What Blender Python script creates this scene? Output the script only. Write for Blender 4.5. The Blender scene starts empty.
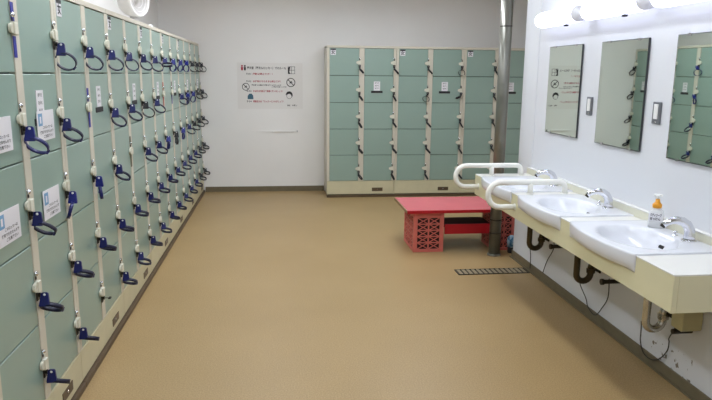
import bpy, bmesh, math, random
from mathutils import Vector, Matrix
rnd = random.Random(7)
scene = bpy.context.scene
COL = scene.collection
PI = math.pi

# ------------------------------------------------------------------ camera, light, exposure
cam_data = bpy.data.cameras.new('camera'); cam_data.sensor_width = 36.0
cam_data.lens = 635.6 / 712 * 36.0; cam_data.clip_start = 0.02
cam = bpy.data.objects.new('camera', cam_data); COL.objects.link(cam)
_F = Vector((0.11972, 0.97358, -0.19444)); _R = Vector((0.99271, -0.12012, 0.00978)); _U = _R.cross(_F)
cam.matrix_world = Matrix(((_R.x, _U.x, -_F.x, 0.924), (_R.y, _U.y, -_F.y, 0.0), (_R.z, _U.z, -_F.z, 1.450), (0, 0, 0, 1)))
scene.camera = cam
world = bpy.data.worlds.new('world'); scene.world = world; world.use_nodes = True
world.node_tree.nodes['Background'].inputs[0].default_value = (0.8, 0.85, 0.9, 1)
world.node_tree.nodes['Background'].inputs[1].default_value = 0.0
VANITY_STRENGTH = 2.9      # tube lamps over the mirrors
CEILING_STRENGTH = 24.5     # fluorescent ceiling fixtures
scene.view_settings.view_transform = 'Standard'
scene.view_settings.look = 'None'
scene.view_settings.gamma = 1.0
scene.view_settings.use_curve_mapping = False
scene.view_settings.exposure = 0.0

# ------------------------------------------------------------------ materials
def lin(c):
    out = []
    for v in c:
        v /= 255.0
        out.append(v / 12.92 if v <= 0.04045 else ((v + 0.055) / 1.055) ** 2.4)
    return (*out, 1.0)

def mat(name, rgb, rough=0.5, metal=0.0, var=0.0, scale=8.0, bump=0.0, bscale=60.0, spec=0.5, coat=0.0,
        trans=0.0, emit=0.0, rgb2=None):
    m = bpy.data.materials.new(name); m.use_nodes = True
    nt = m.node_tree; b = nt.nodes['Principled BSDF']
    base = lin(rgb)
    b.inputs['Base Color'].default_value = base
    b.inputs['Roughness'].default_value = rough
    b.inputs['Metallic'].default_value = metal
    b.inputs['Specular IOR Level'].default_value = spec
    b.inputs['Coat Weight'].default_value = coat
    b.inputs['Transmission Weight'].default_value = trans
    tc = nt.nodes.new('ShaderNodeTexCoord')
    if var > 0 or rgb2:
        n = nt.nodes.new('ShaderNodeTexNoise'); n.inputs['Scale'].default_value = scale
        n.inputs['Detail'].default_value = 5.0
        nt.links.new(tc.outputs['Object'], n.inputs['Vector'])
        r = nt.nodes.new('ShaderNodeValToRGB')
        if rgb2:
            r.color_ramp.elements[0].position = 0.42; r.color_ramp.elements[1].position = 0.58
            r.color_ramp.elements[0].color = base; r.color_ramp.elements[1].color = lin(rgb2)
        else:
            r.color_ramp.elements[0].position = 0.3; r.color_ramp.elements[1].position = 0.7
            r.color_ramp.elements[0].color = (*[v * (1 - var) for v in base[:3]], 1)
            r.color_ramp.elements[1].color = (*[min(1, v * (1 + var)) for v in base[:3]], 1)
        nt.links.new(n.outputs['Fac'], r.inputs['Fac'])
        nt.links.new(r.outputs['Color'], b.inputs['Base Color'])
    if bump > 0:
        n2 = nt.nodes.new('ShaderNodeTexNoise'); n2.inputs['Scale'].default_value = bscale
        n2.inputs['Detail'].default_value = 3.0
        nt.links.new(tc.outputs['Object'], n2.inputs['Vector'])
        bp = nt.nodes.new('ShaderNodeBump'); bp.inputs['Strength'].default_value = bump
        bp.inputs['Distance'].default_value = 0.004
        nt.links.new(n2.outputs['Fac'], bp.inputs['Height'])
        nt.links.new(bp.outputs['Normal'], b.inputs['Normal'])
    if emit > 0:
        b.inputs['Emission Color'].default_value = base
        b.inputs['Emission Strength'].default_value = emit
    return m

def floor_material():
    m = mat('vinyl_floor', (196, 163, 116), 0.42, bump=0.02, bscale=300, spec=0.4)
    nt = m.node_tree; b = nt.nodes['Principled BSDF']; tc = nt.nodes['Texture Coordinate']
    fine = nt.nodes.new('ShaderNodeTexNoise'); fine.inputs['Scale'].default_value = 150; fine.inputs['Detail'].default_value = 4
    wide = nt.nodes.new('ShaderNodeTexNoise'); wide.inputs['Scale'].default_value = 1.3; wide.inputs['Detail'].default_value = 4
    for n in (fine, wide): nt.links.new(tc.outputs['Object'], n.inputs['Vector'])
    r1 = nt.nodes.new('ShaderNodeValToRGB')
    e = r1.color_ramp.elements
    e[0].position = 0.30; e[0].color = lin((152, 126, 88)); e[1].position = 0.74; e[1].color = lin((184, 158, 120))
    mid = e.new(0.5); mid.color = lin((170, 143, 98))
    nt.links.new(fine.outputs['Fac'], r1.inputs['Fac'])
    r2 = nt.nodes.new('ShaderNodeValToRGB')
    r2.color_ramp.elements[0].position = 0.3; r2.color_ramp.elements[0].color = (0.90, 0.89, 0.86, 1)
    r2.color_ramp.elements[1].position = 0.7; r2.color_ramp.elements[1].color = (1, 1, 1, 1)
    nt.links.new(wide.outputs['Fac'], r2.inputs['Fac'])
    mx = nt.nodes.new('ShaderNodeMix'); mx.data_type = 'RGBA'; mx.blend_type = 'MULTIPLY'; mx.inputs[0].default_value = 1.0
    nt.links.new(r1.outputs['Color'], mx.inputs[6]); nt.links.new(r2.outputs['Color'], mx.inputs[7])
    nt.links.new(mx.outputs[2], b.inputs['Base Color'])
    return m

def right_wall_material():
    # white paint, chipped and scuffed near the floor by the near end of the counter
    m = mat('scuffed_white_paint', (218, 220, 225), 0.55, bump=0.04, bscale=120)
    nt = m.node_tree; b = nt.nodes['Principled BSDF']; tc = nt.nodes['Texture Coordinate']
    sep = nt.nodes.new('ShaderNodeSeparateXYZ'); nt.links.new(tc.outputs['Object'], sep.inputs[0])
    n = nt.nodes.new('ShaderNodeTexNoise'); n.inputs['Scale'].default_value = 26; n.inputs['Detail'].default_value = 4
    nt.links.new(tc.outputs['Object'], n.inputs['Vector'])
    r = nt.nodes.new('ShaderNodeValToRGB'); r.color_ramp.elements[0].position = 0.60; r.color_ramp.elements[1].position = 0.63
    nt.links.new(n.outputs['Fac'], r.inputs['Fac'])
    def window(sock, lo, hi):
        a = nt.nodes.new('ShaderNodeMath'); a.operation = 'GREATER_THAN'; a.inputs[1].default_value = lo
        c = nt.nodes.new('ShaderNodeMath'); c.operation = 'LESS_THAN'; c.inputs[1].default_value = hi
        d = nt.nodes.new('ShaderNodeMath'); d.operation = 'MULTIPLY'
        nt.links.new(sock, a.inputs[0]); nt.links.new(sock, c.inputs[0])
        nt.links.new(a.outputs[0], d.inputs[0]); nt.links.new(c.outputs[0], d.inputs[1]); return d.outputs[0]
    wy = window(sep.outputs['Y'], 2.52, 2.84); wz = window(sep.outputs['Z'], 0.0, 0.17)
    m1 = nt.nodes.new('ShaderNodeMath'); m1.operation = 'MULTIPLY'; nt.links.new(wy, m1.inputs[0]); nt.links.new(wz, m1.inputs[1])
    m2 = nt.nodes.new('ShaderNodeMath'); m2.operation = 'MULTIPLY'; nt.links.new(m1.outputs[0], m2.inputs[0]); nt.links.new(r.outputs['Color'], m2.inputs[1])
    mx = nt.nodes.new('ShaderNodeMix'); mx.data_type = 'RGBA'
    nt.links.new(m2.outputs[0], mx.inputs[0]); mx.inputs[6].default_value = lin((218, 220, 225)); mx.inputs[7].default_value = lin((120, 112, 98))
    nt.links.new(mx.outputs[2], b.inputs['Base Color'])
    return m

M = dict(
    floor=floor_material(),
    wall=mat('white_wall_paint', (236, 234, 232), 0.6, var=0.02, scale=2, bump=0.03, bscale=90),
    wall_right=right_wall_material(),
    ceiling=mat('ceiling_board', (225, 225, 222), 0.8),
    baseboard=mat('brown_vinyl_base', (112, 102, 80), 0.5, var=0.08, scale=20),
    cream=mat('cream_locker_paint', (210, 204, 188), 0.4, var=0.02, scale=6),
    plinth=mat('cream_plinth_paint', (204, 197, 164), 0.45, var=0.04, scale=9),
    kick=mat('dark_kick_strip', (88, 72, 52), 0.45, var=0.1, scale=12),
    gap_shade=mat('gap_shade_grey', (60, 62, 58), 0.7),  # dark grey standing in for shade behind the door gaps
    green=mat('sage_green_door_paint', (143, 167, 156), 0.28, var=0.03, scale=3, bump=0.01, bscale=200, spec=0.9),
    lock=mat('ivory_lock_plastic', (220, 217, 200), 0.4),
    chrome=mat('chrome', (225, 225, 230), 0.12, 1.0),
    steel=mat('brushed_steel', (150, 148, 142), 0.3, 1.0, var=0.1, scale=30),
    darkmetal=mat('dark_metal', (58, 55, 50), 0.4, 0.8),
    brass=mat('tarnished_brass_pipe', (78, 70, 54), 0.3, 0.9, var=0.2, scale=25),
    nickel=mat('worn_nickel_pipe', (196, 194, 186), 0.25, 0.9, var=0.15, scale=25),
    navy=mat('navy_silicone', (18, 24, 92), 0.35),
    navyb=mat('bright_blue_silicone', (24, 32, 118), 0.35),
    blackb=mat('black_silicone', (20, 20, 30), 0.35),
    strap_navy=mat('dark_navy_strap', (11, 13, 46), 0.4),
    strap_blue=mat('blue_strap', (18, 24, 92), 0.35),
    splash=mat('pale_backsplash_laminate', (218, 216, 196), 0.35),
    white=mat('white_plastic', (238, 238, 236), 0.35),
    rail=mat('white_rail_coating', (240, 239, 232), 0.25),
    ceramic=mat('white_ceramic', (222, 224, 231), 0.22, coat=0.1),
    counter=mat('cream_laminate', (218, 213, 178), 0.35, var=0.02, scale=5),
    counter_top=mat('pale_cream_laminate_top', (232, 231, 226), 0.25),
    card=mat('white_card', (232, 230, 234), 0.5),
    bluep=mat('pale_blue_print', (120, 165, 205), 0.5),
    ink=mat('black_ink', (34, 32, 36), 0.6),
    redink=mat('red_ink', (170, 34, 56), 0.6),
    tealink=mat('teal_ink', (60, 100, 120), 0.6),
    bluetape=mat('blue_tape', (36, 42, 150), 0.4),
    redtape=mat('red_tape', (190, 52, 40), 0.4),
    goldtape=mat('dark_gold_tape', (96, 88, 60), 0.4),
    blacktape=mat('black_tape', (40, 40, 48), 0.4),
    redtop=mat('red_table_laminate', (216, 104, 114), 0.2, var=0.04, scale=4),
    rededge=mat('red_table_edge', (176, 20, 34), 0.35),
    wood=mat('worn_wood_edge', (150, 120, 88), 0.6, var=0.15, scale=25),
    crate=mat('faded_red_crate_plastic', (206, 108, 98), 0.5, var=0.08, scale=14),
    crate_shade=mat('shade_dark_red', (44, 12, 12), 0.7),  # red with shade painted in, for crate openings and shelf board
    mirror=mat('mirror_glass', (226, 238, 230), 0.015, 1.0),
    mirroredge=mat('mirror_dark_edge', (48, 52, 56), 0.4),
    lamp=mat('lamp_opal_tube', (228, 232, 255), 0.4, emit=VANITY_STRENGTH),
    lampcap=mat('lamp_end_cap', (225, 225, 228), 0.3),
    ceil_diff=mat('ceiling_lamp_diffuser', (240, 246, 255), 0.5, emit=CEILING_STRENGTH),
    grey=mat('grey_switch_frame', (120, 122, 128), 0.35, 0.4),
    orange=mat('orange_plastic', (236, 160, 28), 0.35),
    soap=mat('milky_bottle_plastic', (236, 237, 238), 0.25, trans=0.15),
    cable=mat('dark_cable', (48, 46, 40), 0.5),
    beigebox=mat('beige_box', (190, 182, 140), 0.45),
    bluebottle=mat('blue_patterned_film', (60, 120, 165), 0.35, rgb2=(170, 205, 225), scale=40),
    gratesteel=mat('dull_grate_steel', (150, 138, 112), 0.45, 0.2, var=0.1, scale=20),
    poster=mat('poster_film', (230, 227, 224), 0.35),
    hole=mat('black_hole', (10, 10, 10), 0.7),
    pole=mat('grey_pole_paint', (128, 128, 120), 0.28, 0.6, var=0.08, scale=9),
    fanwhite=mat('fan_white_plastic', (214, 212, 210), 0.35),
    fangrey=mat('fan_grille_grey', (176, 172, 168), 0.45),
)

# ------------------------------------------------------------------ helpers
def new_obj(name, bm, m, parent=None, smooth=False):
    me = bpy.data.meshes.new(name)
    bmesh.ops.recalc_face_normals(bm, faces=bm.faces[:])
    bm.to_mesh(me); bm.free()
    if smooth:
        for p in me.polygons: p.use_smooth = True
    me.materials.append(M[m] if isinstance(m, str) else m)
    o = bpy.data.objects.new(name, me); COL.objects.link(o)
    if parent: o.parent = parent
    return o

def inst(name, me, parent=None, loc=(0, 0, 0), rot=None):
    o = bpy.data.objects.new(name, me); COL.objects.link(o); o.location = loc
    if rot: o.rotation_euler = rot
    if parent: o.parent = parent
    return o

def empty(name, label, cat, loc=(0, 0, 0), rotz=0.0, group=None):
    o = bpy.data.objects.new(name, None); COL.objects.link(o); o.location = loc; o.rotation_euler = (0, 0, rotz)
    o.empty_display_size = 0.05
    tag(o, label, cat, group); return o

def tag(o, label=None, cat=None, group=None, kind=None):
    if label: o['label'] = label
    if cat: o['category'] = cat
    if group: o['group'] = group
    if kind: o['kind'] = kind
    return o

def box(bm, x0, x1, y0, y1, z0, z1, bevel=0.0, seg=1):
    r = bmesh.ops.create_cube(bm, size=1.0)
    vs = r['verts']
    for v in vs:
        v.co = Vector(((x0 + x1) / 2 + v.co.x * (x1 - x0), (y0 + y1) / 2 + v.co.y * (y1 - y0), (z0 + z1) / 2 + v.co.z * (z1 - z0)))
    if bevel > 0:
        es = list({e for v in vs for e in v.link_edges})
        bmesh.ops.bevel(bm, geom=es, offset=bevel, segments=seg, affect='EDGES', profile=0.5)
    return bm

def BX(*a, **k):
    return box(bmesh.new(), *a, **k)

def tube(bm, pts, radii, n=12, cap=True):
    pts = [Vector(p) for p in pts]
    if not isinstance(radii, (list, tuple)): radii = [radii] * len(pts)
    t0 = (pts[1] - pts[0]).normalized()
    ref = Vector((0, 0, 1)) if abs(t0.z) < 0.9 else Vector((1, 0, 0))
    u = t0.cross(ref).normalized(); rings = []
    for i, p in enumerate(pts):
        if i == 0: t = pts[1] - pts[0]
        elif i == len(pts) - 1: t = pts[-1] - pts[-2]
        else: t = (pts[i + 1] - pts[i]).normalized() + (pts[i] - pts[i - 1]).normalized()
        t.normalize()
        u = (u - t * u.dot(t)).normalized(); w = t.cross(u)
        rings.append([bm.verts.new(p + (u * math.cos(a) + w * math.sin(a)) * radii[i]) for a in [2 * PI * k / n for k in range(n)]])
    for a, b in zip(rings, rings[1:]):
        for k in range(n): bm.faces.new((a[k], a[(k + 1) % n], b[(k + 1) % n], b[k]))
    if cap:
        bm.faces.new(rings[0][::-1]); bm.faces.new(rings[-1])
    return bm

def TUBE(*a, **k):
    return tube(bmesh.new(), *a, **k)

def lathe(bm, prof, n=24, mtx=None):
    rings = []
    for r, z in prof:
        if r < 1e-6: vs = [bm.verts.new((0, 0, z))] * n
        else: vs = [bm.verts.new((r * math.cos(2 * PI * k / n), r * math.sin(2 * PI * k / n), z)) for k in range(n)]
        rings.append(vs)
    for a, b in zip(rings, rings[1:]):
        for k in range(n):
            f = []
            for v in (a[k], a[(k + 1) % n], b[(k + 1) % n], b[k]):
                if v not in f: f.append(v)
            if len(f) >= 3: bm.faces.new(f)
    if mtx: bmesh.ops.transform(bm, matrix=mtx, verts=bm.verts[:])
    return bm

def LATHE(*a, **k):
    return lathe(bmesh.new(), *a, **k)

def prism(bm, poly, axis, a0, a1):
    """poly: 2-D outline extruded along axis ('x','y','z') from a0 to a1"""
    def P(q, a):
        return {'x': (a, q[0], q[1]), 'y': (q[0], a, q[1]), 'z': (q[0], q[1], a)}[axis]
    A = [bm.verts.new(P(q, a0)) for q in poly]; B = [bm.verts.new(P(q, a1)) for q in poly]
    bm.faces.new(A[::-1]); bm.faces.new(B)
    for k in range(len(poly)):
        bm.faces.new((A[k], A[(k + 1) % len(poly)], B[(k + 1) % len(poly)], B[k]))
    return bm

def PRISM(*a):
    return prism(bmesh.new(), *a)

def arc(c, r, a0, a1, n, plane='xz', const=0.0):
    out = []
    for k in range(n + 1):
        a = a0 + (a1 - a0) * k / n
        p, q = c[0] + r * math.cos(a), c[1] + r * math.sin(a)
        out.append((p, const, q) if plane == 'xz' else ((const, p, q) if plane == 'yz' else (p, q, const)))
    return out

_dg = None
_text_cache = {}
def text_mesh(s, size, m, align='LEFT', bold=.022):
    key = (s, size, m, align, bold)
    if key in _text_cache: return _text_cache[key]
    cu = bpy.data.curves.new('lettering', 'FONT'); cu.body = s; cu.size = size; cu.align_x = align; cu.align_y = 'CENTER'
    cu.offset = size * bold; cu.resolution_u = 2; cu.fill_mode = 'BOTH'
    o = bpy.data.objects.new('lettering_tmp', cu); COL.objects.link(o)
    bpy.context.view_layer.update()
    me = bpy.data.meshes.new_from_object(o.evaluated_get(bpy.context.evaluated_depsgraph_get()))
    bpy.data.objects.remove(o); bpy.data.curves.remove(cu)
    me.materials.clear(); me.materials.append(M[m]); me.name = 'lettering'
    _text_cache[key] = me
    return me

def lettering(parent, s, size, m, loc, width=None, align='LEFT', name='lettering', bold=.022):
    """flat print in the plane facing local -Y"""
    me = text_mesh(s, size, m, align, bold)
    o = inst(name, me, parent, loc, (PI / 2, 0, 0))
    if width:
        xs = [v.co.x for v in me.vertices] or [0, 1]
        w = max(xs) - min(xs)
        if w > 1e-6: o.scale = (width / w, 1, 1)
    return o

def struct(name, bm, m, parent=None):
    o = new_obj(name, bm, m, parent)
    if not parent: o['kind'] = 'structure'
    return o

# ------------------------------------------------------------------ the room
XW, YB, XL, XA, YF, ZC, YC = 2.804, 7.90, -0.45, 4.02, -2.6, 2.55, 4.80
struct('floor', BX(XL - .1, XA + .1, YF - .1, YB + .1, -0.1, 0.0), 'floor')
struct('ceiling', BX(XL - .1, XA + .1, YF - .1, YB + .1, ZC, ZC + .1), 'ceiling')
struct('wall_left', BX(XL - .1, XL, YF - .1, YB + .1, 0, ZC), 'wall')
struct('wall_back', BX(XL, XA + .1, YB, YB + .1, 0, ZC), 'wall')
wr = struct('wall_right', BX(XW, XA + .1, YF - .1, YC, 0, ZC), 'wall_right')
struct('wall_alcove', BX(XA, XA + .1, YC, YB, 0, ZC), 'wall')
struct('wall_front', BX(XL, XW, YF - .1, YF, 0, ZC), 'wall')
new_obj('wall_seam', BX(XW - .004, XW, 4.521, 4.529, 0.78, ZC), 'wall_right', wr)
struct('baseboard_right', box(BX(XW - .008, XW, YF, YC + .008, 0, .062, bevel=.003), XW - .02, XW, YF, YC + .02, 0, .006), 'baseboard')
struct('baseboard_back', BX(0.022, 1.485, YB - .008, YB, 0, .065), 'baseboard')
struct('baseboard_alcove', BX(XW - .008, XA, YC, YC + .008, 0, .062), 'baseboard')

# ------------------------------------------------------------------ lockers
ZB, ROW = 0.181, 0.315
DEPTH = 0.445

def door_mesh(w, h):
    bm = box(bmesh.new(), 0, w, 0, .018, 0, h, bevel=.0025)
    me = bpy.data.meshes.new('door'); bmesh.ops.recalc_face_normals(bm, faces=bm.faces[:]); bm.to_mesh(me); bm.free(); me.materials.append(M['green']); return me
def as_mesh(name, bm, m, smooth=False):
    o = new_obj(name, bm, m, None, smooth); me = o.data; bpy.data.objects.remove(o); return me

def lock_body_mesh():
    bm = bmesh.new()
    # plate on the post and a rounded knob-like half on the door
    box(bm, -.035, -.002, -.016, .0, -.023, .021, bevel=.004, seg=2)
    poly = [(-.034, .017)] + [(-.043 + .013 * math.cos(a), .0 + .016 * math.sin(a)) for a in [PI / 2 + PI * k / 10 for k in range(11)]] + [(-.034, -.017)]
    prism(bm, poly, 'y', -.010, 0.0)
    return as_mesh('lock_housing', bm, 'lock')
def cylinder_mesh():
    bm = bmesh.new()
    box(bm, -.030, -.006, -.006, .0, -.058, -.024, bevel=.002)
    tube(bm, [(-.018, -.004, -.036), (-.018, -.014, -.036)], .0085, n=12)
    return as_mesh('key_cylinder', bm, 'darkmetal')
def button_mesh():
    return as_mesh('chrome_button', LATHE([(0, .011), (.005, .010), (.009, .006), (.010, 0), (0, 0)], n=14, mtx=Matrix.Rotation(PI / 2, 4, 'X')), 'chrome', True)
def slot_mesh():
    return as_mesh('coin_slot', BX(-.006, .006, -.003, .0, -.022, -.010, bevel=.001), 'darkmetal')
ME_LOCK, ME_CYL, ME_BTN, ME_SLOT = lock_body_mesh(), cylinder_mesh(), button_mesh(), slot_mesh()
_doors = {}

def locker_unit(label, origin, rotz, pitch, row, zb, group, tapes=None, bare=()):
    """two columns of five; local x to the right, y into the wall, front face at y=0"""
    tapes = tapes or {}
    u = empty('locker_unit', label, 'lockers', origin, rotz, group)
    W2, top = 2 * pitch, zb + 5 * row
    hw = .03
    # carcass: back, sides, shelf boards and centre partition
    bm = bmesh.new()
    box(bm, .001, W2 - .001, DEPTH - .01, DEPTH, .03, top)
    for x in (.001, W2 - .013): box(bm, x, x + .012, .02, DEPTH, .03, top)
    box(bm, pitch - .006, pitch + .006, .02, DEPTH, zb, top)
    for k in range(5): box(bm, .004, W2 - .004, .022, DEPTH, zb + k * row - .005, zb + k * row + .001)
    new_obj('carcass', bm, 'cream', u)
    new_obj('gap_shade_sheet', BX(.014, W2 - .014, .02, .024, zb, top), 'gap_shade', u)  # added dark sheet that makes the door gaps read as shadow
    new_obj('top_panel', box(BX(.001, W2 - .001, -.004, .03, top + .002, top + .028, bevel=.002), .001, W2 - .001, .03, DEPTH, top + .012, top + .028), 'cream', u)
    new_obj('plinth', BX(.001, W2 - .001, -.004, .02, .036, zb - .002, bevel=.002), 'plinth', u)
    new_obj('kick_strip', BX(0, W2, -.018, .06, 0, .030, bevel=.002), 'kick', u)
    v = new_obj('vent', BX(1.5 * pitch - .065, 1.5 * pitch + .065, -.007, -.003, .070, .112), 'kick', u)
    new_obj('vent_screw', LATHE([(0, .003), (.006, .002), (.007, 0), (0, 0)], n=10, mtx=Matrix.Translation((1.5 * pitch, -.007, .090)) @ Matrix.Rotation(PI / 2, 4, 'X')), 'chrome', v)
    new_obj('post', BX(.001, hw, -.004, .02, zb, top, bevel=.0015), 'cream', u)
    new_obj('post', BX(pitch - hw, pitch + hw, -.004, .02, zb, top, bevel=.0015), 'cream', u)
    new_obj('post', BX(W2 - hw, W2 - .001, -.004, .02, zb, top, bevel=.0015), 'cream', u)
    dw, dh = pitch - 2 * hw - .004, row - .005
    key = (round(dw, 4), round(dh, 4))
    if key not in _doors: _doors[key] = door_mesh(dw, dh)
    for c in range(2):
        for r in range(5):
            z0 = zb + (4 - r) * row + .0025
            d = inst('door', _doors[key], u, (c * pitch + hw + .002, -.001, z0))
            zt = row - .0085           # top of the cell above the door's origin
            xs = pitch - hw - .012     # lock axis in door coordinates
            inst('lock_housing', ME_LOCK, d, (xs, -.003, zt - .155))
            if (c, r) not in tapes: inst('key_cylinder', ME_CYL, d, (xs + .002, -.003, zt - .155))
            inst('chrome_button', ME_BTN, d, (xs - .016, -.003, zt - .108))
            inst('coin_slot', ME_SLOT, d, (xs - .016, -.003, zt - .108))
            if (c, r) in tapes:
                tm = tapes[(c, r)]
                zz = z0 + zt - .155; xx = (c + 1) * pitch - .016
                new_obj('tape', BX(xx - .016, xx + .008, -.0062, -.0038, zz + .026, zz + .090), tm[0], u)
                new_obj('tape', BX(xx - .016, xx + .008, -.0062, -.0038, zz - .100, zz - .026), tm[1], u)
    # section tag on the top door of the first column, notice plate on the second column
    t = new_obj('section_tag', BX(.042, .102, -.0035, -.001, top - .078, top - .018), 'card', u)
    new_obj('tag_header', BX(.042, .102, -.0042, -.0035, top - .024, top - .008), 'ink', t)
    lettering(t, '女', .05, 'ink', (.072, -.0045, top - .050), align='CENTER')
    px = pitch + .142
    pz = top - row - .150
    n = new_obj('notice_plate', BX(px, px + .075, -.0035, -.001, pz - .02, pz + .085), 'card', u)
    for q in range(3): lettering(n, '番号札', .016, 'ink', (px + .0375, -.0045, pz + .066 - q * .030), align='CENTER', bold=0)
    new_obj('plate_bar', BX(px - .030, px + .105, -.0035, -.001, pz - .048, pz - .022), 'ink', u)
    return u

def key_label(nav, row, col, where):
    return f'{nav} wristband key in the {row} row, {col} column from {where}'
ROWN = ['top', 'second', 'third', 'fourth', 'bottom']
ORD = ['first', 'second', 'third', 'fourth', 'fifth', 'sixth', 'seventh', 'eighth', 'ninth', 'tenth', 'eleventh', 'twelfth', 'thirteenth', 'fourteenth']

def wristband(loc, rotz, m, label, group, style='ring', roll=0.0, size=1.0):
    """local x right, -y out of the locker, z up; origin on the key hole"""
    t = empty('wristband_key', label, 'key', loc, rotz, group)
    new_obj('key_shank', BX(-.0035, .0035, -.010, .0, -.0015, .0015), 'steel', t)
    up = Vector((.25, 0, .97)).normalized()
    if style == 'ring':
        n = Vector((.74, -.22, .62)); a = Vector((0, -.94, -.34))
    elif style == 'round':
        n = Vector((.86, -.17, .48)); a = Vector((0, -.94, -.34))
    elif style == 'flat':
        n = Vector((.56, -.12, .81)); a = Vector((0, -.98, -.15))
    elif style == 'diag':
        n = Vector((.9, .3, -.2)).cross(Vector((-.62, .1, -.78))); a = Vector((.9, .3, -.2))
    elif style == 'side':
        n = Vector((.42, .85, .2)); a = Vector((.86, -.45, .1))
    elif style == 'hang':
        n = Vector((-.33, .94, .0)); a = Vector((.94, -.33, 0))
    elif style == 'low':
        n = Vector((-.55, 0, .83)); a = Vector((0, -1, 0))
    else:
        n = Vector((.75, .25, .6)); a = Vector((0, -1, 0))
    n.normalize()
    a = (a - n * a.dot(n)).normalized()
    w = n.cross(a); 
    if w.z > 0: w = -w
    R = Matrix.Rotation(roll, 3, 'Y')
    n, a, w, up = R @ n, R @ a, R @ w, R @ up
    # cap: tapered block that holds the key head, facing along the locker front
    ax = Vector((0, -1, 0)); th = ax.cross(up).normalized()
    bm = bmesh.new()
    prof = [(.006, .004), (.011, .009), (.028, .009), (.033, .004), (.039, -.040), (.037, -.045), (.001, -.045), (.000, -.040)]
    vs = []
    for s in (-.0055, .0055):
        vs.append([bm.verts.new(ax * p + up * q + th * s) for p, q in prof])
    bm.faces.new(vs[0]); bm.faces.new(vs[1][::-1])
    for k in range(len(prof)): bm.faces.new((vs[0][k], vs[0][(k + 1) % 8], vs[1][(k + 1) % 8], vs[1][k]))
    bmesh.ops.bevel(bm, geom=bm.edges[:], offset=.0015, segments=1, affect='EDGES')
    cap = new_obj('key_cap', bm, m, t)
    new_obj('rivet', LATHE([(0, .0022), (.004, .0016), (.005, 0), (0, 0)], n=10,
            mtx=Matrix.Translation(ax * .020 + up * .000 - th * .006 * (1 if th.x > 0 else -1)) @ Matrix.Rotation(-PI / 2 , 4, 'Y')), 'white', cap)
    # strap loop
    rad = .042 * size; wd = .0140; tk = .0032
    if style == 'flat': rad *= .95; wd = .017
    c = ax * (.039 if style == 'flat' else .041) - up * .038 + w * (rad * .9 - .003)
    if style in ('hang', 'side', 'diag'): c = ax * .020 - up * .034 + w * (rad - .003)
    N = 28; bm = bmesh.new(); rings = []
    for k in range(N):
        an = 2 * PI * k / N
        sq = 1.0 + .06 * math.sin(an * 2 + size * 40)
        d = a * math.cos(an) * sq + w * math.sin(an) * (0.92 if style in ('ring', 'flat', 'round') else .8)
        p = c + d * rad; o = d.normalized()
        rings.append([bm.verts.new(p + n * (i * wd / 2) + o * (j * tk / 2)) for i, j in ((-1, -1), (1, -1), (1, 1), (-1, 1))])
    for k in range(N):
        A, B = rings[k], rings[(k + 1) % N]
        for q in range(4): bm.faces.new((A[q], A[(q + 1) % 4], B[(q + 1) % 4], B[q]))
    st = new_obj('strap', bm, {'navy': 'strap_navy', 'navyb': 'strap_blue'}.get(m, m), t, True)
    # keeper loop on the far side of the strap
    d = a * math.cos(.5) + w * math.sin(.5) * .9
    p = c + d * rad; o = d.normalized(); tg = n.cross(o).normalized()
    bm = bmesh.new()
    mm = Matrix(((tg.x, n.x, o.x, p.x), (tg.y, n.y, o.y, p.y), (tg.z, n.z, o.z, p.z), (0, 0, 0, 1)))
    box(bm, -.005, .005, -.009, .009, -.004, .004, bevel=.001); bmesh.ops.transform(bm, matrix=mm, verts=bm.verts[:])
    new_obj('strap_keeper', bm, m, t)
    return t

# --- left bank, along the left wall
PL, Y1 = 0.4175, 2.456
def yk(k): return Y1 + (k - 1) * PL
left_tapes = {(1, 0): ('bluetape', 'bluetape'), (3, 1): ('bluetape', 'bluetape'), (8, 1): ('redtape', 'redtape'),
              (9, 1): ('blacktape', 'bluetape'), (5, 2): ('goldtape', 'goldtape')}
far_names = {-1: 'nearest green two-column locker unit on the left wall, mostly outside the frame',
             0: 'green locker unit at the left edge carrying four notice cards',
             1: 'green locker unit right after the one with notice cards',
             2: 'green left-wall locker unit just before the one under the fan',
             3: 'green left-wall locker unit under the white fan',
             4: 'green left-wall locker unit with the red tape strips just past it',
             5: 'second-last green locker unit of the left bank before the back wall',
             6: 'last green locker unit of the left bank, touching the back wall'}
far_names[4] = 'third-last green locker unit of the left bank before the back wall'
left_units = {}
for ui in range(-1, 7):
    k0 = 2 * ui
    tp = {}
    for (k, r), t in left_tapes.items():
        if k0 + 1 <= k <= k0 + 2: tp[(k - k0 - 1, r)] = t
    left_units[ui] = locker_unit(far_names[ui], (0, yk(k0), 0), PI / 2, PL, ROW, ZB, 'green lockers of the left bank', tp)

def notice_card(parent, x, z, w=.185, h=.118):
    c = new_obj('notice_card', BX(x, x + w, -.0065, -.0045, z - h, z, bevel=.0006), 'card', parent)
    b = new_obj('blue_icon', BX(x + .012, x + .054, -.0072, -.0064, z - .058, z - .010), 'bluep', c)
    new_obj('icon_figure', BX(x + .026, x + .040, -.0078, -.0071, z - .048, z - .022), 'card', c)
    lettering(c, 'このロッカーは', .013, 'ink', (x + .050, -.0075, z - .066), width=.105, bold=.016)
    lettering(c, '使用できませんので', .013, 'ink', (x + .022, -.0075, z - .084), width=.145, bold=.016)
    lettering(c, 'ご注意下さい', .013, 'ink', (x + .055, -.0075, z - .102), width=.10, bold=.016)
    return c
u0 = left_units[0]
yo = yk(0)
for yy, zz in ((2.150, 1.297), (2.578, 1.297), (2.150, .988), (2.570, .986)):
    notice_card(u0, yy - yo, zz)

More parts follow.
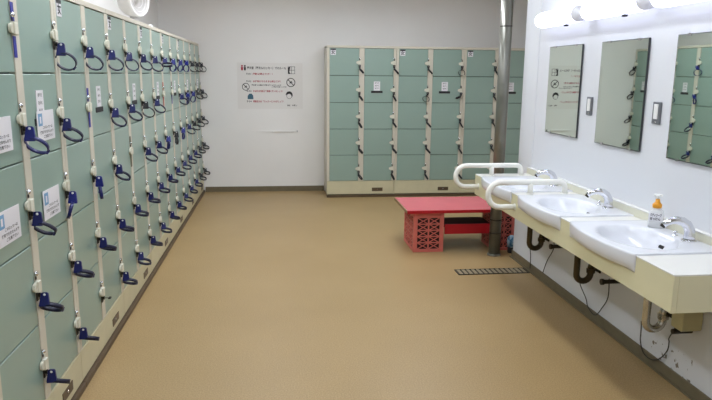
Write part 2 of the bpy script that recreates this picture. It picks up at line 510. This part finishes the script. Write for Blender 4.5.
# wristband keys of the left bank: (k, row) -> style, material, roll
styles = {}
for k in range(1, 15):
    for r in range(5):
        if (k, r) in left_tapes: continue
        if (k, r) == (3, 4): continue
        m = 'navy' if k < 13 else 'blackb'
        st, ro = 'ring', rnd.uniform(-.14, .14)
        if r >= 3: st = 'flat'
        if r == 0: st = 'round'
        styles[(k, r)] = [st, m, ro]
styles[(2, 2)] = ['diag', 'navyb', 0.0]
styles[(3, 2)] = ['hang', 'navyb', -.25]
for k, r in ((9, 0), (10, 0), (11, 0)): styles[(k, r)] = ['side', 'navyb', rnd.uniform(-.5, .5)]
styles[(8, 0)] = ['low', 'navy', .2]; styles[(12, 0)][1] = 'blackb'
styles[(8, 2)] = ['hang', 'navyb', .3]; styles[(9, 2)] = ['hang', 'blackb', 0]; styles[(10, 2)] = ['hang', 'navyb', .2]
styles[(6, 1)] = ['ring', 'blackb', .28]; styles[(4, 1)][1] = 'navy'; styles[(11, 1)] = ['hang', 'navyb', .3]; styles[(12, 1)] = ['side', 'navyb', .2]
styles[(12, 2)][1] = 'blackb'
for k in (1, 2): styles[(k, 1)][1] = 'navyb' if k == 1 else 'navy'
cname = {'navy': 'navy blue', 'navyb': 'bright blue', 'blackb': 'black'}
for (k, r), (st, m, ro) in styles.items():
    z = ZB + (5 - r) * ROW - .155 - .042 - (.003 if r == 0 else 0)
    wristband((.0125, yk(k) - .026, z), PI / 2, m,
              key_label(cname[m], ROWN[r], ORD[14 - k] if k < 14 else 'first', 'the back wall, left lockers'),
              'wristband keys on the left lockers', st, ro, rnd.uniform(.94, 1.06))
# bare key left in the lock without its strap
t = empty('locker_key', 'bare dark key without strap in bottom row of left lockers', 'key', (.017, yk(3) - .026, ZB + ROW - .197), PI / 2)
new_obj('key_shank', BX(-.0035, .0035, -.022, .0, -.0015, .0015), 'steel', t)
new_obj('key_bow', BX(-.013, .013, -.034, -.020, -.003, .003, bevel=.002), 'darkmetal', t)
# --- back bank
PB, RB, YBF, XB0 = 0.405, 0.309, 7.45, 1.488
for ui in range(3):
    locker_unit(['green back-wall locker unit at its left end, beside the poster', 'green back-wall locker unit in the middle of its bank',
                 'green back-wall locker unit behind the grey pole'][ui],
                (XB0 + 2 * ui * PB, YBF, 0), 0, PB, RB, .196, 'green lockers on the back wall')
special = {(2, 1): ('side', .3), (3, 0): ('side', .1), (3, 1): ('low', .2), (2, 4): ('ring', .1), (1, 4): ('ring', .15)}
for c in range(6):
    for r in range(5):
        st, ro = special.get((c, r), ('ring', rnd.uniform(-.12, .12)))
        wristband((XB0 + (c + 1) * PB - .026, YBF - .017, .196 + (5 - r) * RB - .197), 0, 'blackb',
                  f'black wristband key in the {ROWN[r]} row, {ORD[c]} column of the back-wall lockers',
                  'wristband keys on the back-wall lockers', st, ro, rnd.uniform(.9, 1.0))

# ------------------------------------------------------------------ wall poster and tape remains
po = empty('poster', 'white Japanese rules poster on the back wall', 'poster', (0, YB - .002, 0))
new_obj('sheet', BX(.44, 1.225, -.001, .0, 1.022, 1.572), 'poster', po)
def pxy(u, v): return (.438 + (u - 236) * .01185, -.0022, 1.572 - (v - 62.5) * .01168)
def ptext(s, u, v, wpx, size, m): lettering(po, s, size, m, pxy(u, v), width=wpx * .01185)
ptext('更衣室（更衣＆ロッカー）でのルール', 246.2, 68, 39.5, .034, 'ink')
for v, a, bt, wp in ((74, 'その1', '撮影は禁止です！！', 20), (81.5, 'その2', 'お荷物のそのままは禁止です！', 28),
                    (91.5, 'その3', 'お化粧は洗面台で順番に使いましょう！', 30), (102, 'その4', '貴重品は必ずロッカーに入れましょう！', 31)):
    ptext(a, 245, v, 5, .026, 'ink'); ptext(bt, 251.8, v, wp, .026, 'redink')
ptext('更衣室での通話や撮影は固くお断りします', 250.5, 85.3, 30, .018, 'ink')
ptext('（ご協力をお願いします）', 270, 87, 15, .016, 'ink')
ptext('店長', 286.5, 106, 3, .02, 'ink'); ptext('お願い', 291.5, 106, 5, .02, 'ink')
def person_icon(u, v, m):
    x, y, z = pxy(u, v)
    bm = LATHE([(0, .001), (.011, .001), (.011, 0), (0, 0)], n=12, mtx=Matrix.Translation((x, y, z + .022)) @ Matrix.Rotation(PI / 2, 4, 'X'))
    prism(bm, [(x - .013, z + .008), (x + .013, z + .008), (x + .010, z - .03), (x - .010, z - .03)], 'y', y - .001, y)
    new_obj('person_icon', bm, m, po)
person_icon(241.3, 67.8, 'redink'); person_icon(244.2, 67.8, 'ink')
def ring_icon(u, v, r, m, slash=True):
    x, y, z = pxy(u, v)
    bm = LATHE([(r * .84, 0), (r, 0), (r, .001), (r * .84, .001), (r * .84, 0)], n=28, mtx=Matrix.Translation((x, y, z)) @ Matrix.Rotation(PI / 2, 4, 'X'))
    if slash: prism(bm, [(x - r * .6, z + r * .72), (x - r * .72, z + r * .6), (x + r * .6, z - r * .72), (x + r * .72, z - r * .6)], 'y', y - .001, y)
    new_obj('prohibition_icon', bm, m, po)
    bm = PRISM([(x - r * .5, z - r * .2), (x - r * .1, z - r * .1), (x - r * .35, z - r * .5), (x + r * .1, z), (x + r * .5, z - r * .1), (x + r * .15, z + r * .15), (x + r * .3, z + r * .5), (x, z + r * .2)], 'y', y - .0012, y)
    new_obj('icon_figure', bm, 'ink', po)
ring_icon(290.4, 82.3, .054, 'ink'); ring_icon(244.7, 87, .045, 'ink')
x, y, z = pxy(291.3, 69.7)
bm = bmesh.new()
for q in range(3): box(bm, x - .045 + q * .040, x - .041 + q * .040, y - .001, y, z - .045, z + .042)
for q in range(3): box(bm, x - .045, x + .039, y - .001, y, z - .045 + q * .042, z - .041 + q * .042)
prism(bm, [(x - .045, z + .03), (x - .015, z + .045), (x - .028, z - .02), (x - .012, z - .045), (x - .045, z - .045)], 'y', y - .0012, y)
new_obj('locker_icon', bm, 'ink', po)
x, y, z = pxy(288.6, 95.2)
new_obj('face_hair', PRISM([(x + .042 * math.cos(a), z + .045 * math.sin(a)) for a in [-.5 + k * .42 for k in range(10)]] + [(x - .020, z + .012), (x + .01, z + .018)], 'y', y - .001, y), 'ink', po)
new_obj('face_line', LATHE([(.028, 0), (.032, 0), (.032, .001), (.028, .001), (.028, 0)], n=20, mtx=Matrix.Translation((x, y, z - .014)) @ Matrix.Rotation(PI / 2, 4, 'X')), 'ink', po)
x, y, z = pxy(249.2, 97)
new_obj('bag_icon', PRISM([(x - .035, z - .032), (x + .035, z - .03), (x + .032, z + .012), (x + .015, z + .035), (x - .014, z + .034), (x - .034, z + .008)], 'y', y - .001, y), 'tealink', po)
tp = empty('wall_bracket', 'thin white strip fixed to the back wall below the poster', 'strip', (0, YB, 0))
new_obj('strip', BX(.60, .86, -.006, 0, .738, .754), 'wall', tp)
new_obj('strip', BX(.85, 1.12, -.012, 0, .735, .762, bevel=.003), 'wall', tp)
new_obj('hook', BX(1.15, 1.158, -.012, 0, .738, .760), 'grey', tp)

# ------------------------------------------------------------------ fan on the lockers
ZTOP = ZB + 5 * ROW + .028
fan = empty('desk_fan', 'round white circulator fan standing on the left lockers', 'fan', (-.15, 5.16, ZTOP))
fa = Vector((.92, -.39, .0)).normalized()
fm = Matrix.Translation((0, 0, .200)) @ fa.to_track_quat('Z', 'Y').to_matrix().to_4x4()
new_obj('housing', LATHE([(0, -.095), (.05, -.093), (.09, -.08), (.115, -.05), (.127, -.01), (.130, .04), (.126, .058), (.116, .060), (.112, .045), (.108, .0), (0, -.01)], n=40, mtx=fm), 'fanwhite', fan, True)
new_obj('front_grille', LATHE([(.112, .050), (.109, .046), (.07, .020), (.035, .016), (.030, .028), (0, .030), (0, .020), (.03, .012), (.07, .010), (.112, .040)], n=40, mtx=fm), 'fangrey', fan, True)
bm = bmesh.new()
for r in (.06, .088):
    pts = [fm @ Vector((r * math.cos(2 * PI * k / 28), r * math.sin(2 * PI * k / 28), .03 + r * .2)) for k in range(29)]
    tube(bm, pts, .0018, n=5)
new_obj('grille_ring', bm, 'fanwhite', fan)
new_obj('base', LATHE([(0, 0), (.085, 0), (.085, .012), (.06, .022), (.035, .026), (.03, .085), (0, .085)], n=28), 'fanwhite', fan, True)
new_obj('base_slot', BX(.02, .075, -.06, -.05, .020, .026), 'ink', fan)
tag(new_obj('white_cap', LATHE([(0, 0), (.022, 0), (.023, .012), (.016, .022), (.008, .028), (0, .030)], n=18), 'white', None, True), 'small white plastic cap on the left lockers beyond the fan', 'cap').location = (-.05, 5.25, ZTOP)

# ------------------------------------------------------------------ mirrors, lamps, switches
MY = [4.062, 3.342, 2.626]
mname = ['far mirror, nearest to the wall corner', 'middle mirror of the three above the washbasins', 'near mirror cut by the right edge of the photo']
for i, y in enumerate(MY):
    t = empty('wall_mirror', 'rectangular frameless ' + mname[i], 'mirror', (XW - .0035, y, 1.065), .006, 'mirrors over the washbasins')
    t.rotation_euler.y = -.0025
    new_obj('glass', BX(-.0105, -.010, -.233, .233, .003, .577), 'mirror', t)
    new_obj('backing', BX(-.010, -.001, -.236, .236, 0, .580), 'mirroredge', t)
    for yy in (-.15, .15):
        for zz in (0, .574): new_obj('clip', BX(-.013, -.001, yy - .012, yy + .012, zz - .003, zz + .009), 'chrome', t)
LY = [(3.765, 4.375), (3.050, 3.700), (2.335, 2.985)]
ln = ['far tube lamp above the far mirror', 'middle tube lamp above the middle mirror', 'near tube lamp cut by the top edge of the photo']
for i, (y0, y1) in enumerate(LY):
    t = empty('vanity_lamp', 'glowing white ' + ln[i], 'lamp', (XW, (y0 + y1) / 2, 1.822), 0, 'tube lamps over the mirrors')
    h = (y1 - y0) / 2
    rot = Matrix.Translation((-.070, 0, 0)) @ Matrix.Rotation(PI / 2, 4, 'X')
    new_obj('tube', LATHE([(0, -h), (.03, -h + .004), (.048, -h + .025), (.052, -h + .06), (.052, h - .05), (.050, h - .035), (0, h - .035)], n=28, mtx=rot), 'lamp', t, True)
    new_obj('end_cap', LATHE([(0, h - .034), (.048, h - .034), (.047, h - .018), (.024, h - .014), (.018, h + .018), (0, h + .018)], n=24, mtx=rot), 'lampcap', t, True)
    new_obj('mounting_plate', BX(-.024, -.001, -h + .06, h - .02, -.03, .03, bevel=.004), 'white', t)
    new_obj('pull_switch', BX(-.080, -.060, -.130, -.098, -.064, -.050, bevel=.003), 'ink', t)
for i, (y, l) in enumerate(((3.692, 'small grey switch plate between the far and middle mirrors'), (2.990, 'small grey switch plate between the middle and near mirrors'))):
    t = empty('wall_switch', l, 'switch', (XW, y, 1.2735), 0, 'switch plates between the mirrors')
    new_obj('frame', BX(-.010, 0, -.034, .034, -.055, .055, bevel=.003), 'grey', t)
    new_obj('rocker', BX(-.014, -.009, -.017, .017, -.030, .044, bevel=.002), 'white', t)
    new_obj('screw', LATHE([(0, .002), (.004, .001), (.005, 0), (0, 0)], n=8, mtx=Matrix.Translation((-.010, 0, -.044)) @ Matrix.Rotation(-PI / 2, 4, 'Y')), 'chrome', t)

# ceiling fixtures (above the picture)
for x, y, l in ((0.35, .6, 'near left'), (0.35, 2.9, 'middle left'), (.35, 4.9, 'far left'), (1.9, .6, 'near right'), (1.9, 2.9, 'middle right'), (2.0, 4.9, 'far right'), (2.4, 6.1, 'alcove side'), (.85, 6.25, 'back wall side')):
    t = empty('ceiling_light', f'long white fluorescent ceiling fixture, {l} of the room', 'ceiling light', (x, y, ZC), 0, 'ceiling fixtures')
    new_obj('housing', BX(-.11, .11, -.63, .63, -.05, 0, bevel=.004), 'white', t)
    new_obj('diffuser', BX(-.09, .09, -.60, .60, -.053, -.05), 'ceil_diff', t)

# ------------------------------------------------------------------ counter and washbasins
XF = 2.373
YN, YE = 2.094, 4.530
ZT = .725
cn = empty('vanity_counter', 'long cream laminate vanity counter along the right wall', 'counter', (0, 0, 0))
new_obj('fascia', BX(XF, XF + .02, YN + .0, YE, .580, ZT, bevel=.0015), 'counter', cn)
new_obj('end_panel', BX(XF + .02, XW - .001, YN, YN + .02, .580, ZT, bevel=.0015), 'counter', cn)
new_obj('end_panel', BX(XF + .02, XW - .001, YE - .02, YE, .580, ZT, bevel=.0015), 'counter', cn)
BN = [2.352, 3.062, 3.772]; BL = .598
segs = [(YN, BN[0] - .001)] + [(BN[i] + BL + .001, BN[i + 1] - .001) for i in range(2)] + [(BN[2] + BL + .001, YE)]
for a, b in segs: new_obj('top_board', BX(XF - .0015, XW - .030, a, b, ZT, ZT + .006, bevel=.0012), 'counter_top', cn)
bsp = new_obj('backsplash', BX(XW - .028, XW - .001, YN, YE + .02, ZT - .01, .772, bevel=.002), 'splash', cn)
new_obj('splash_trim', BX(XW - .030, XW - .001, YN, YE + .02, .772, .777), 'counter_top', cn)

def basin(i, y0, label):
    b = empty('washbasin', label, 'washbasin', (0, y0, 0), 0, 'washbasins in the counter')
    NU, NV = 40, 34
    xb = XW - .031; ztop = ZT + .012
    def front(u): return XF - .006 - .038 * (1 - abs(2 * u - 1) ** 2.2)
    cx, cy, rx, ry = 2.545, .293, .150, .215
    bm = bmesh.new(); G = []
    for a in range(NU + 1):
        u = a / NU; row = []
        for c in range(NV + 1):
            v = c / NV
            x = xb + (front(u) + .006 - xb) * v; yy = u * BL
            e = math.hypot((x - cx) / rx, (yy - cy) / ry)
            s = max(0.0, 1 - e ** 2)
            z = ztop - .125 * (s ** .62 if s > 0 else 0)
            if e >= 1: z = ztop - .004 * max(0, 1 - (e - 1) * 6)
            else: z = min(z, ztop - .004)
            row.append(bm.verts.new((x, yy, z)))
        f = front(u)
        for (dx, z) in ((.0015, ztop - .0025), (0, ztop - .008), (.001, ztop - .045), (.006, ztop - .066), (.016, ztop - .074), (.028, ztop - .078)):
            xx = f + dx if dx < .02 else max(f + dx, XF - .001) if f + dx > XF - .001 else f + dx
            row.append(bm.verts.new((min(xx, XF - .0008) if dx > .001 else xx, yy, z)))
        row.append(bm.verts.new((XF - .0006, yy, ztop - .074)))
        G.append(row)
    for a in range(NU):
        for c in range(len(G[0]) - 1): bm.faces.new((G[a][c], G[a + 1][c], G[a + 1][c + 1], G[a][c + 1]))
    # side skirts resting on the counter
    for row in (G[0], G[-1]):
        low = [bm.verts.new((v.co.x, v.co.y, ZT)) for v in row[:NV + 1]]
        for c in range(NV): bm.faces.new((row[c], row[c + 1], low[c + 1], low[c]))
        tail = row[NV:]
        bm.faces.new(tail)
    o = new_obj('bowl', bm, 'ceramic', b, True)
    for p in o.data.polygons:
        if len(p.vertices) > 4: p.use_smooth = False
    # overflow slot on the back slope of the bowl, drain
    new_obj('overflow_slot', BX(-.004, .004, -.017, .017, -.008, .008, bevel=.002), 'hole', o).matrix_local = Matrix.Translation((2.671, .292, ztop - .0565)) @ Matrix.Rotation(.61, 4, 'Y')
    new_obj('drain', LATHE([(0, .004), (.018, .003), (.022, 0), (0, 0)], n=18, mtx=Matrix.Translation((cx, cy, ztop - .124))), 'chrome', o)
    # faucet
    fy = .190
    pts = [(2.731, fy, ztop - .002), (2.732, fy, ztop + .026), (2.729, fy + .001, ztop + .050), (2.717, fy + .003, ztop + .072), (2.696, fy + .006, ztop + .087), (2.672, fy + .010, ztop + .092), (2.648, fy + .014, ztop + .089), (2.627, fy + .018, ztop + .079), (2.615, fy + .020, ztop + .068)]
    fo = new_obj('faucet', TUBE(pts, [.026, .0235, .022, .021, .0195, .018, .016, .0145, .0135], n=18), 'chrome', b, True)
    new_obj('spout_tip', TUBE([(2.6165, fy + .020, ztop + .0695), (2.610, fy + .021, ztop + .060)], .0115, n=14), 'darkmetal', fo)
    new_obj('faucet_base', LATHE([(0, .005), (.030, .005), (.032, 0), (0, 0)], n=22, mtx=Matrix.Translation((2.731, fy, ztop - .001))), 'chrome', fo, True)
    new_obj('plug_knob', LATHE([(0, .024), (.009, .022), (.010, .014), (.005, .010), (.005, .004), (.012, .003), (.013, 0), (0, 0)], n=16, mtx=Matrix.Translation((2.728, .285, ztop - .002))), 'chrome', b, True)
    return b
for i, l in enumerate(('white washbasin nearest the camera, beside the soap bottle', 'white middle washbasin of the vanity counter', 'white far washbasin between the two white grab rails')):
    basin(i, BN[i], l)

# grab rails around the far basin
def grab_rail(y, label):
    t = empty('grab_rail', label, 'grab rail', (0, y, 0), 0, 'grab rails at the far washbasin')
    pts = [(XF - .003, 0, .650), (2.32, 0, .650)] + arc((2.277, .7275), .0775, -PI / 2, -3 * PI / 2, 12) + [(2.40, 0, .805), (2.55, 0, .805)] + arc((2.650, .763), .042, PI / 2, 0, 6) + [(2.692, 0, ZT + .006)]
    new_obj('rail_tube', TUBE(pts, .0178, n=14), 'rail', t, True)
    new_obj('post', TUBE([(2.468, 0, ZT + .006), (2.468, 0, .800)], .0168, n=14), 'rail', t, True)
    for x in (2.468, 2.692): new_obj('flange', LATHE([(0, .006), (.020, .005), (.024, 0), (0, 0)], n=18, mtx=Matrix.Translation((x, 0, ZT + .006))), 'rail', t, True)
    new_obj('flange', LATHE([(0, .006), (.020, .005), (.024, 0), (0, 0)], n=18, mtx=Matrix.Translation((XF, 0, .650)) @ Matrix.Rotation(-PI / 2, 4, 'Y')), 'rail', t, True)
grab_rail(3.716, 'white looped grab rail between far and middle washbasins')
grab_rail(4.448, 'white looped grab rail at the far end of the counter')

# soap bottle
sp = empty('soap_bottle', 'milky soap dispenser with orange collar by the near washbasin', 'soap bottle', (2.730, 2.800, ZT + .012), math.radians(62))
sp.rotation_euler.z = math.radians(-36)
prof = []
bm = bmesh.new()
rings = []
for z, w, d in ((0, .030, .021), (.004, .034, .025), (.050, .034, .025), (.072, .033, .024), (.083, .028, .021), (.090, .017, .016), (.098, .0165, .016)):
    rings.append([bm.verts.new((w * abs(math.cos(a)) ** .6 * (1 if math.cos(a) >= 0 else -1), d * abs(math.sin(a)) ** .6 * (1 if math.sin(a) >= 0 else -1), z)) for a in [2 * PI * k / 24 for k in range(24)]])
for A, B in zip(rings, rings[1:]):
    for k in range(24): bm.faces.new((A[k], A[(k + 1) % 24], B[(k + 1) % 24], B[k]))
bm.faces.new(rings[0][::-1]); bm.faces.new(rings[-1])
new_obj('bottle', bm, 'soap', sp, True)
new_obj('collar', LATHE([(0, .096), (.021, .096), (.022, .112), (.017, .118), (.011, .124), (.010, .138), (0, .138)], n=22), 'orange', sp, True)
new_obj('pump_stem', LATHE([(0, .137), (.006, .137), (.006, .152), (0, .152)], n=12), 'white', sp, True)
new_obj('nozzle', box(BX(-.020, .020, -.010, .010, .151, .162, bevel=.004, seg=2), -.006, .006, -.032, -.006, .152, .160, bevel=.002), 'white', sp)
lb = new_obj('label', BX(-.028, .028, -.0262, -.0250, .034, .072), 'card', sp)
lettering(lb, 'ボディソープ', .016, 'ink', (-.025, -.0268, .062), width=.050, bold=.04)
lettering(lb, 'せっけん', .016, 'ink', (-.025, -.0268, .044), width=.046, bold=.04)

# ------------------------------------------------------------------ plumbing under the counter
def trap(i, yc, m, label):
    t = empty('drain_trap', label, 'pipe', (0, yc, 0), 0, 'drain traps under the washbasins')
    x0, x1, zb_ = 2.632, 2.718, .322
    pts = [(x0, 0, .600), (x0, 0, .40), (x0, 0, zb_)] + arc(((x0 + x1) / 2, zb_), (x1 - x0) / 2, PI, 2 * PI, 10)[1:] + [(x1, 0, .355)] + arc((x1 + .03, .360), .03, PI, PI / 2, 5) + [(XW - .004, 0, .390)]
    new_obj('trap_pipe', TUBE(pts, .0185, n=14), m, t, True)
    for z in (.455, .340):
        new_obj('coupling_nut', LATHE([(0, -.012), (.025, -.012), (.026, .012), (0, .012)], n=8, mtx=Matrix.Translation((x0 if z > .4 else x1, 0, z))), 'darkmetal' if z > .4 else m, t)
    new_obj('wall_flange', BX(2.748, 2.760, -.045, .045, .335, .435, bevel=.003), 'darkmetal', t)
    return t
trap(0, 2.645, 'nickel', 'shiny grey drain trap below the near washbasin')
trap(1, 3.360, 'brass', 'dark drain trap below the middle washbasin')
trap(2, 4.070, 'brass', 'dark drain trap below the far washbasin')
def valve(yc, z, label):
    t = empty('stop_valve', label, 'valve', (0, yc, 0), 0, 'stop valves under the counter')
    new_obj('valve_body', TUBE([(2.665, 0, z), (XW - .004, 0, z)], .012, n=12), 'darkmetal', t, True)
    new_obj('valve_handle', TUBE([(2.66, 0, z), (2.675, 0, z)], .017, n=10), 'darkmetal', t)
    new_obj('valve_stub', TUBE([(2.76, 0, z), (2.76, 0, z + .05)], .009, n=10), 'darkmetal', t)
valve(3.13, .35, 'dark stop valve below the middle washbasin')
valve(3.80, .365, 'dark stop valve below the far washbasin')
bxo = empty('transformer_box', 'beige box on the wall below the counter near end', 'box', (XW, 2.48, .385), 0)
new_obj('case', BX(-.105, -.001, 0, .08, -.055, .19, bevel=.006), 'beigebox', bxo)
new_obj('cable_gland', TUBE([(-.085, .06, -.078), (-.085, .06, -.05)], .010, n=10), 'darkmetal', bxo)
new_obj('outlet_pipe', TUBE([(-.105, .06, -.076), (-.010, .06, -.076)], .012, n=10), 'darkmetal', bxo)
XC = XW - .018
def cable(pts, label):
    P = [Vector(p) for p in pts]; out = []
    for i in range(len(P) - 1):
        a, b, c, d = P[max(i - 1, 0)], P[i], P[i + 1], P[min(i + 2, len(P) - 1)]
        for k in range(6):
            s = k / 6
            out.append(.5 * ((2 * b) + (c - a) * s + (2 * a - 5 * b + 4 * c - d) * s * s + (3 * b - a - 3 * c + d) * s ** 3))
    out.append(P[-1])
    return tag(new_obj('cable', TUBE(out, .0032, n=6), 'cable', None, True), label, 'cable', 'thin cables under the counter')
cable([(2.640, 2.690, .300), (2.690, 2.765, .235), (2.745, 2.850, .160), (XC, 2.910, .095), (XC, 2.878, .05), (XC, 2.813, .042), (XC, 2.741, .076), (XC, 2.686, .143), (XC, 2.678, .193), (XC - .01, 2.667, .219), (XC - .04, 2.585, .31)], 'thin cable looping down the wall below the near washbasin')
cable([(2.660, 3.375, .285), (2.700, 3.43, .225), (XC, 3.515, .110), (XC, 3.481, .068), (XC, 3.391, .052), (XC, 3.319, .124), (XC, 3.264, .211), (XC - .02, 3.235, .33)], 'thin cable looping down the wall below the middle washbasin')
cable([(XC - .02, 4.0, .36), (XC, 4.017, .342), (XC, 4.022, .277), (XC, 4.105, .174), (XC, 4.161, .07)], 'thin cable curving down the wall below the far washbasin')
cable([(XC - .02, 4.42, .26), (XC, 4.414, .175), (XC, 4.394, .111), (XC, 4.391, .030)], 'short straight cable dropping to the floor below the far grab rail')

# ------------------------------------------------------------------ pole, table, crates, drain
pl = empty('support_pole', 'grey steel pole beside the end of the right wall', 'pole', (2.672, 4.872, 0))
new_obj('shaft', LATHE([(0, .006), (.046, .006), (.046, ZC - .001), (0, ZC - .001)], n=32), 'pole', pl, True)
new_obj('base_collar', LATHE([(0, 0), (.056, 0), (.055, .012), (.047, .015), (0, .015)], n=32), 'pole', pl, True)
for z in (.19, .30, 1.82): new_obj('joint_band', LATHE([(.0458, -.004), (.0468, -.004), (.0468, .004), (.0458, .004)], n=32, mtx=Matrix.Translation((0, 0, z))), 'darkmetal', pl, True)

tb = empty('low_table', 'low red board table resting on two crates beside the pole', 'table', (0, 0, 0))
new_obj('tabletop', BX(1.962, 2.90, 4.978, 5.55, .337, .3605, bevel=.002), 'redtop', tb)
new_obj('front_edging', BX(1.958, 2.90, 4.971, 4.9785, .335, .3605, bevel=.001), 'rededge', tb)
new_obj('side_edging', BX(1.955, 1.9625, 4.978, 5.55, .335, .3600, bevel=.001), 'wood', tb)
sh = empty('low_shelf_board', 'red board with painted-in shade on top, lying between the crates under the table', 'board', (0, 0, 0))
new_obj('board', BX(2.285, 2.690, 5.02, 5.30, .205, .225), 'crate_shade', sh)  # shadow under the table is put into this board's colour
new_obj('front_rail', BX(2.285, 2.690, 5.01, 5.022, .148, .232, bevel=.002), 'rededge', sh)

def crate(x0, y0, w, d, h, label):
    t = empty('plastic_crate', label, 'crate', (x0, y0, 0), 0, 'red plastic crates under the low table')
    new_obj('inner_shade_block', BX(.014, w - .014, .016, d - .016, .004, h - .004), 'crate_shade', t)  # dark block filling the crate, painted as the shade seen through its openings
    for (a, b) in ((0, 0), (w - .034, 0), (0, d - .034), (w - .034, d - .034)):
        new_obj('corner_post', BX(a, a + .034, b, b + .034, 0, h, bevel=.003), 'crate', t)
    for z0, z1 in ((0, .026), (h - .044, h)):
        new_obj('rim', BX(.020, w - .020, .001, .014, z0, z1, bevel=.002), 'crate', t)
        new_obj('rim', BX(.020, w - .020, d - .014, d - .001, z0, z1, bevel=.002), 'crate', t)
        new_obj('rim', BX(.001, .014, .020, d - .020, z0, z1, bevel=.002), 'crate', t)
        new_obj('rim', BX(w - .014, w - .001, .020, d - .020, z0, z1, bevel=.002), 'crate', t)
    ch = (h - .070) / 5
    def lattice(n, length, place):
        cw = (length - .068) / n
        bm = bmesh.new(); th = .0035
        for s in (1, -1):
            dx, dz = cw / 2, ch / 2
            L = math.hypot(dx, dz); nx, nz = -dz / L * th, dx / L * th
            prism(bm, [(-dx + nx, (-dz) * s + nz * s), (-dx - nx, (-dz) * s - nz * s), (dx - nx, dz * s - nz * s), (dx + nx, dz * s + nz * s)], 'y', 0, .006)
        me = as_mesh('cross_brace', bm, 'crate')
        for c in range(n):
            for r in range(5): place('cross_brace', me, .034 + cw * (c + .5), .026 + ch * (r + .5))
        bars = as_mesh('upright', BX(-.006, .006, -.001, .010, .0, h - .04), 'crate')
        for c in range(1, n): place('upright', bars, .034 + cw * c, .020)
        hb = as_mesh('slat', BX(-(length - .044) / 2, (length - .044) / 2, -.001, .009, -.004, .004), 'crate')
        for r in range(1, 5): place('slat', hb, length / 2, .026 + ch * r)
    lattice(2, w, lambda n, me, a, z: inst(n, me, t, (a, .004, z)))
    lattice(3, d, lambda n, me, a, z: inst(n, me, t, (.004, d - a, z), (0, 0, -PI / 2)))
    return t
crate(2.020, 5.000, .256, .40, .334, 'faded red lattice crate holding up the table left end')
crate(2.700, 5.000, .195, .30, .334, 'shaded red lattice crate behind the pole under the table')
bb = empty('blue_bottle', 'blue patterned bottle with dark base behind the wall corner', 'bottle', (2.838, 4.93, 0))
new_obj('base', LATHE([(0, 0), (.028, 0), (.030, .006), (.030, .050), (0, .050)], n=20), 'ink', bb, True)
new_obj('body', LATHE([(0, .05), (.036, .052), (.037, .10), (.034, .125), (.022, .142), (.012, .148), (0, .150)], n=20), 'bluebottle', bb, True)

dr = empty('floor_drain', 'dark slotted drain grate in the floor near the wall corner', 'drain grate', (2.232, 4.372, 0))
GW, GD = .545, .125
new_obj('drain_pit', BX(.004, GW - .004, .004, GD - .004, .0005, .0012), 'hole', dr)
for a in ((0, GW, 0, .008), (0, GW, GD - .008, GD), (0, .008, .008, GD - .008), (GW - .008, GW, .008, GD - .008)):
    new_obj('grate_frame', BX(a[0], a[1], a[2], a[3], .0, .005), 'darkmetal', dr)
me = as_mesh('slat', BX(-.0125, .0125, .008, GD - .008, .001, .0045), 'gratesteel')
for k in range(14): inst('slat', me, dr, (.0265 + k * .0378, 0, 0))
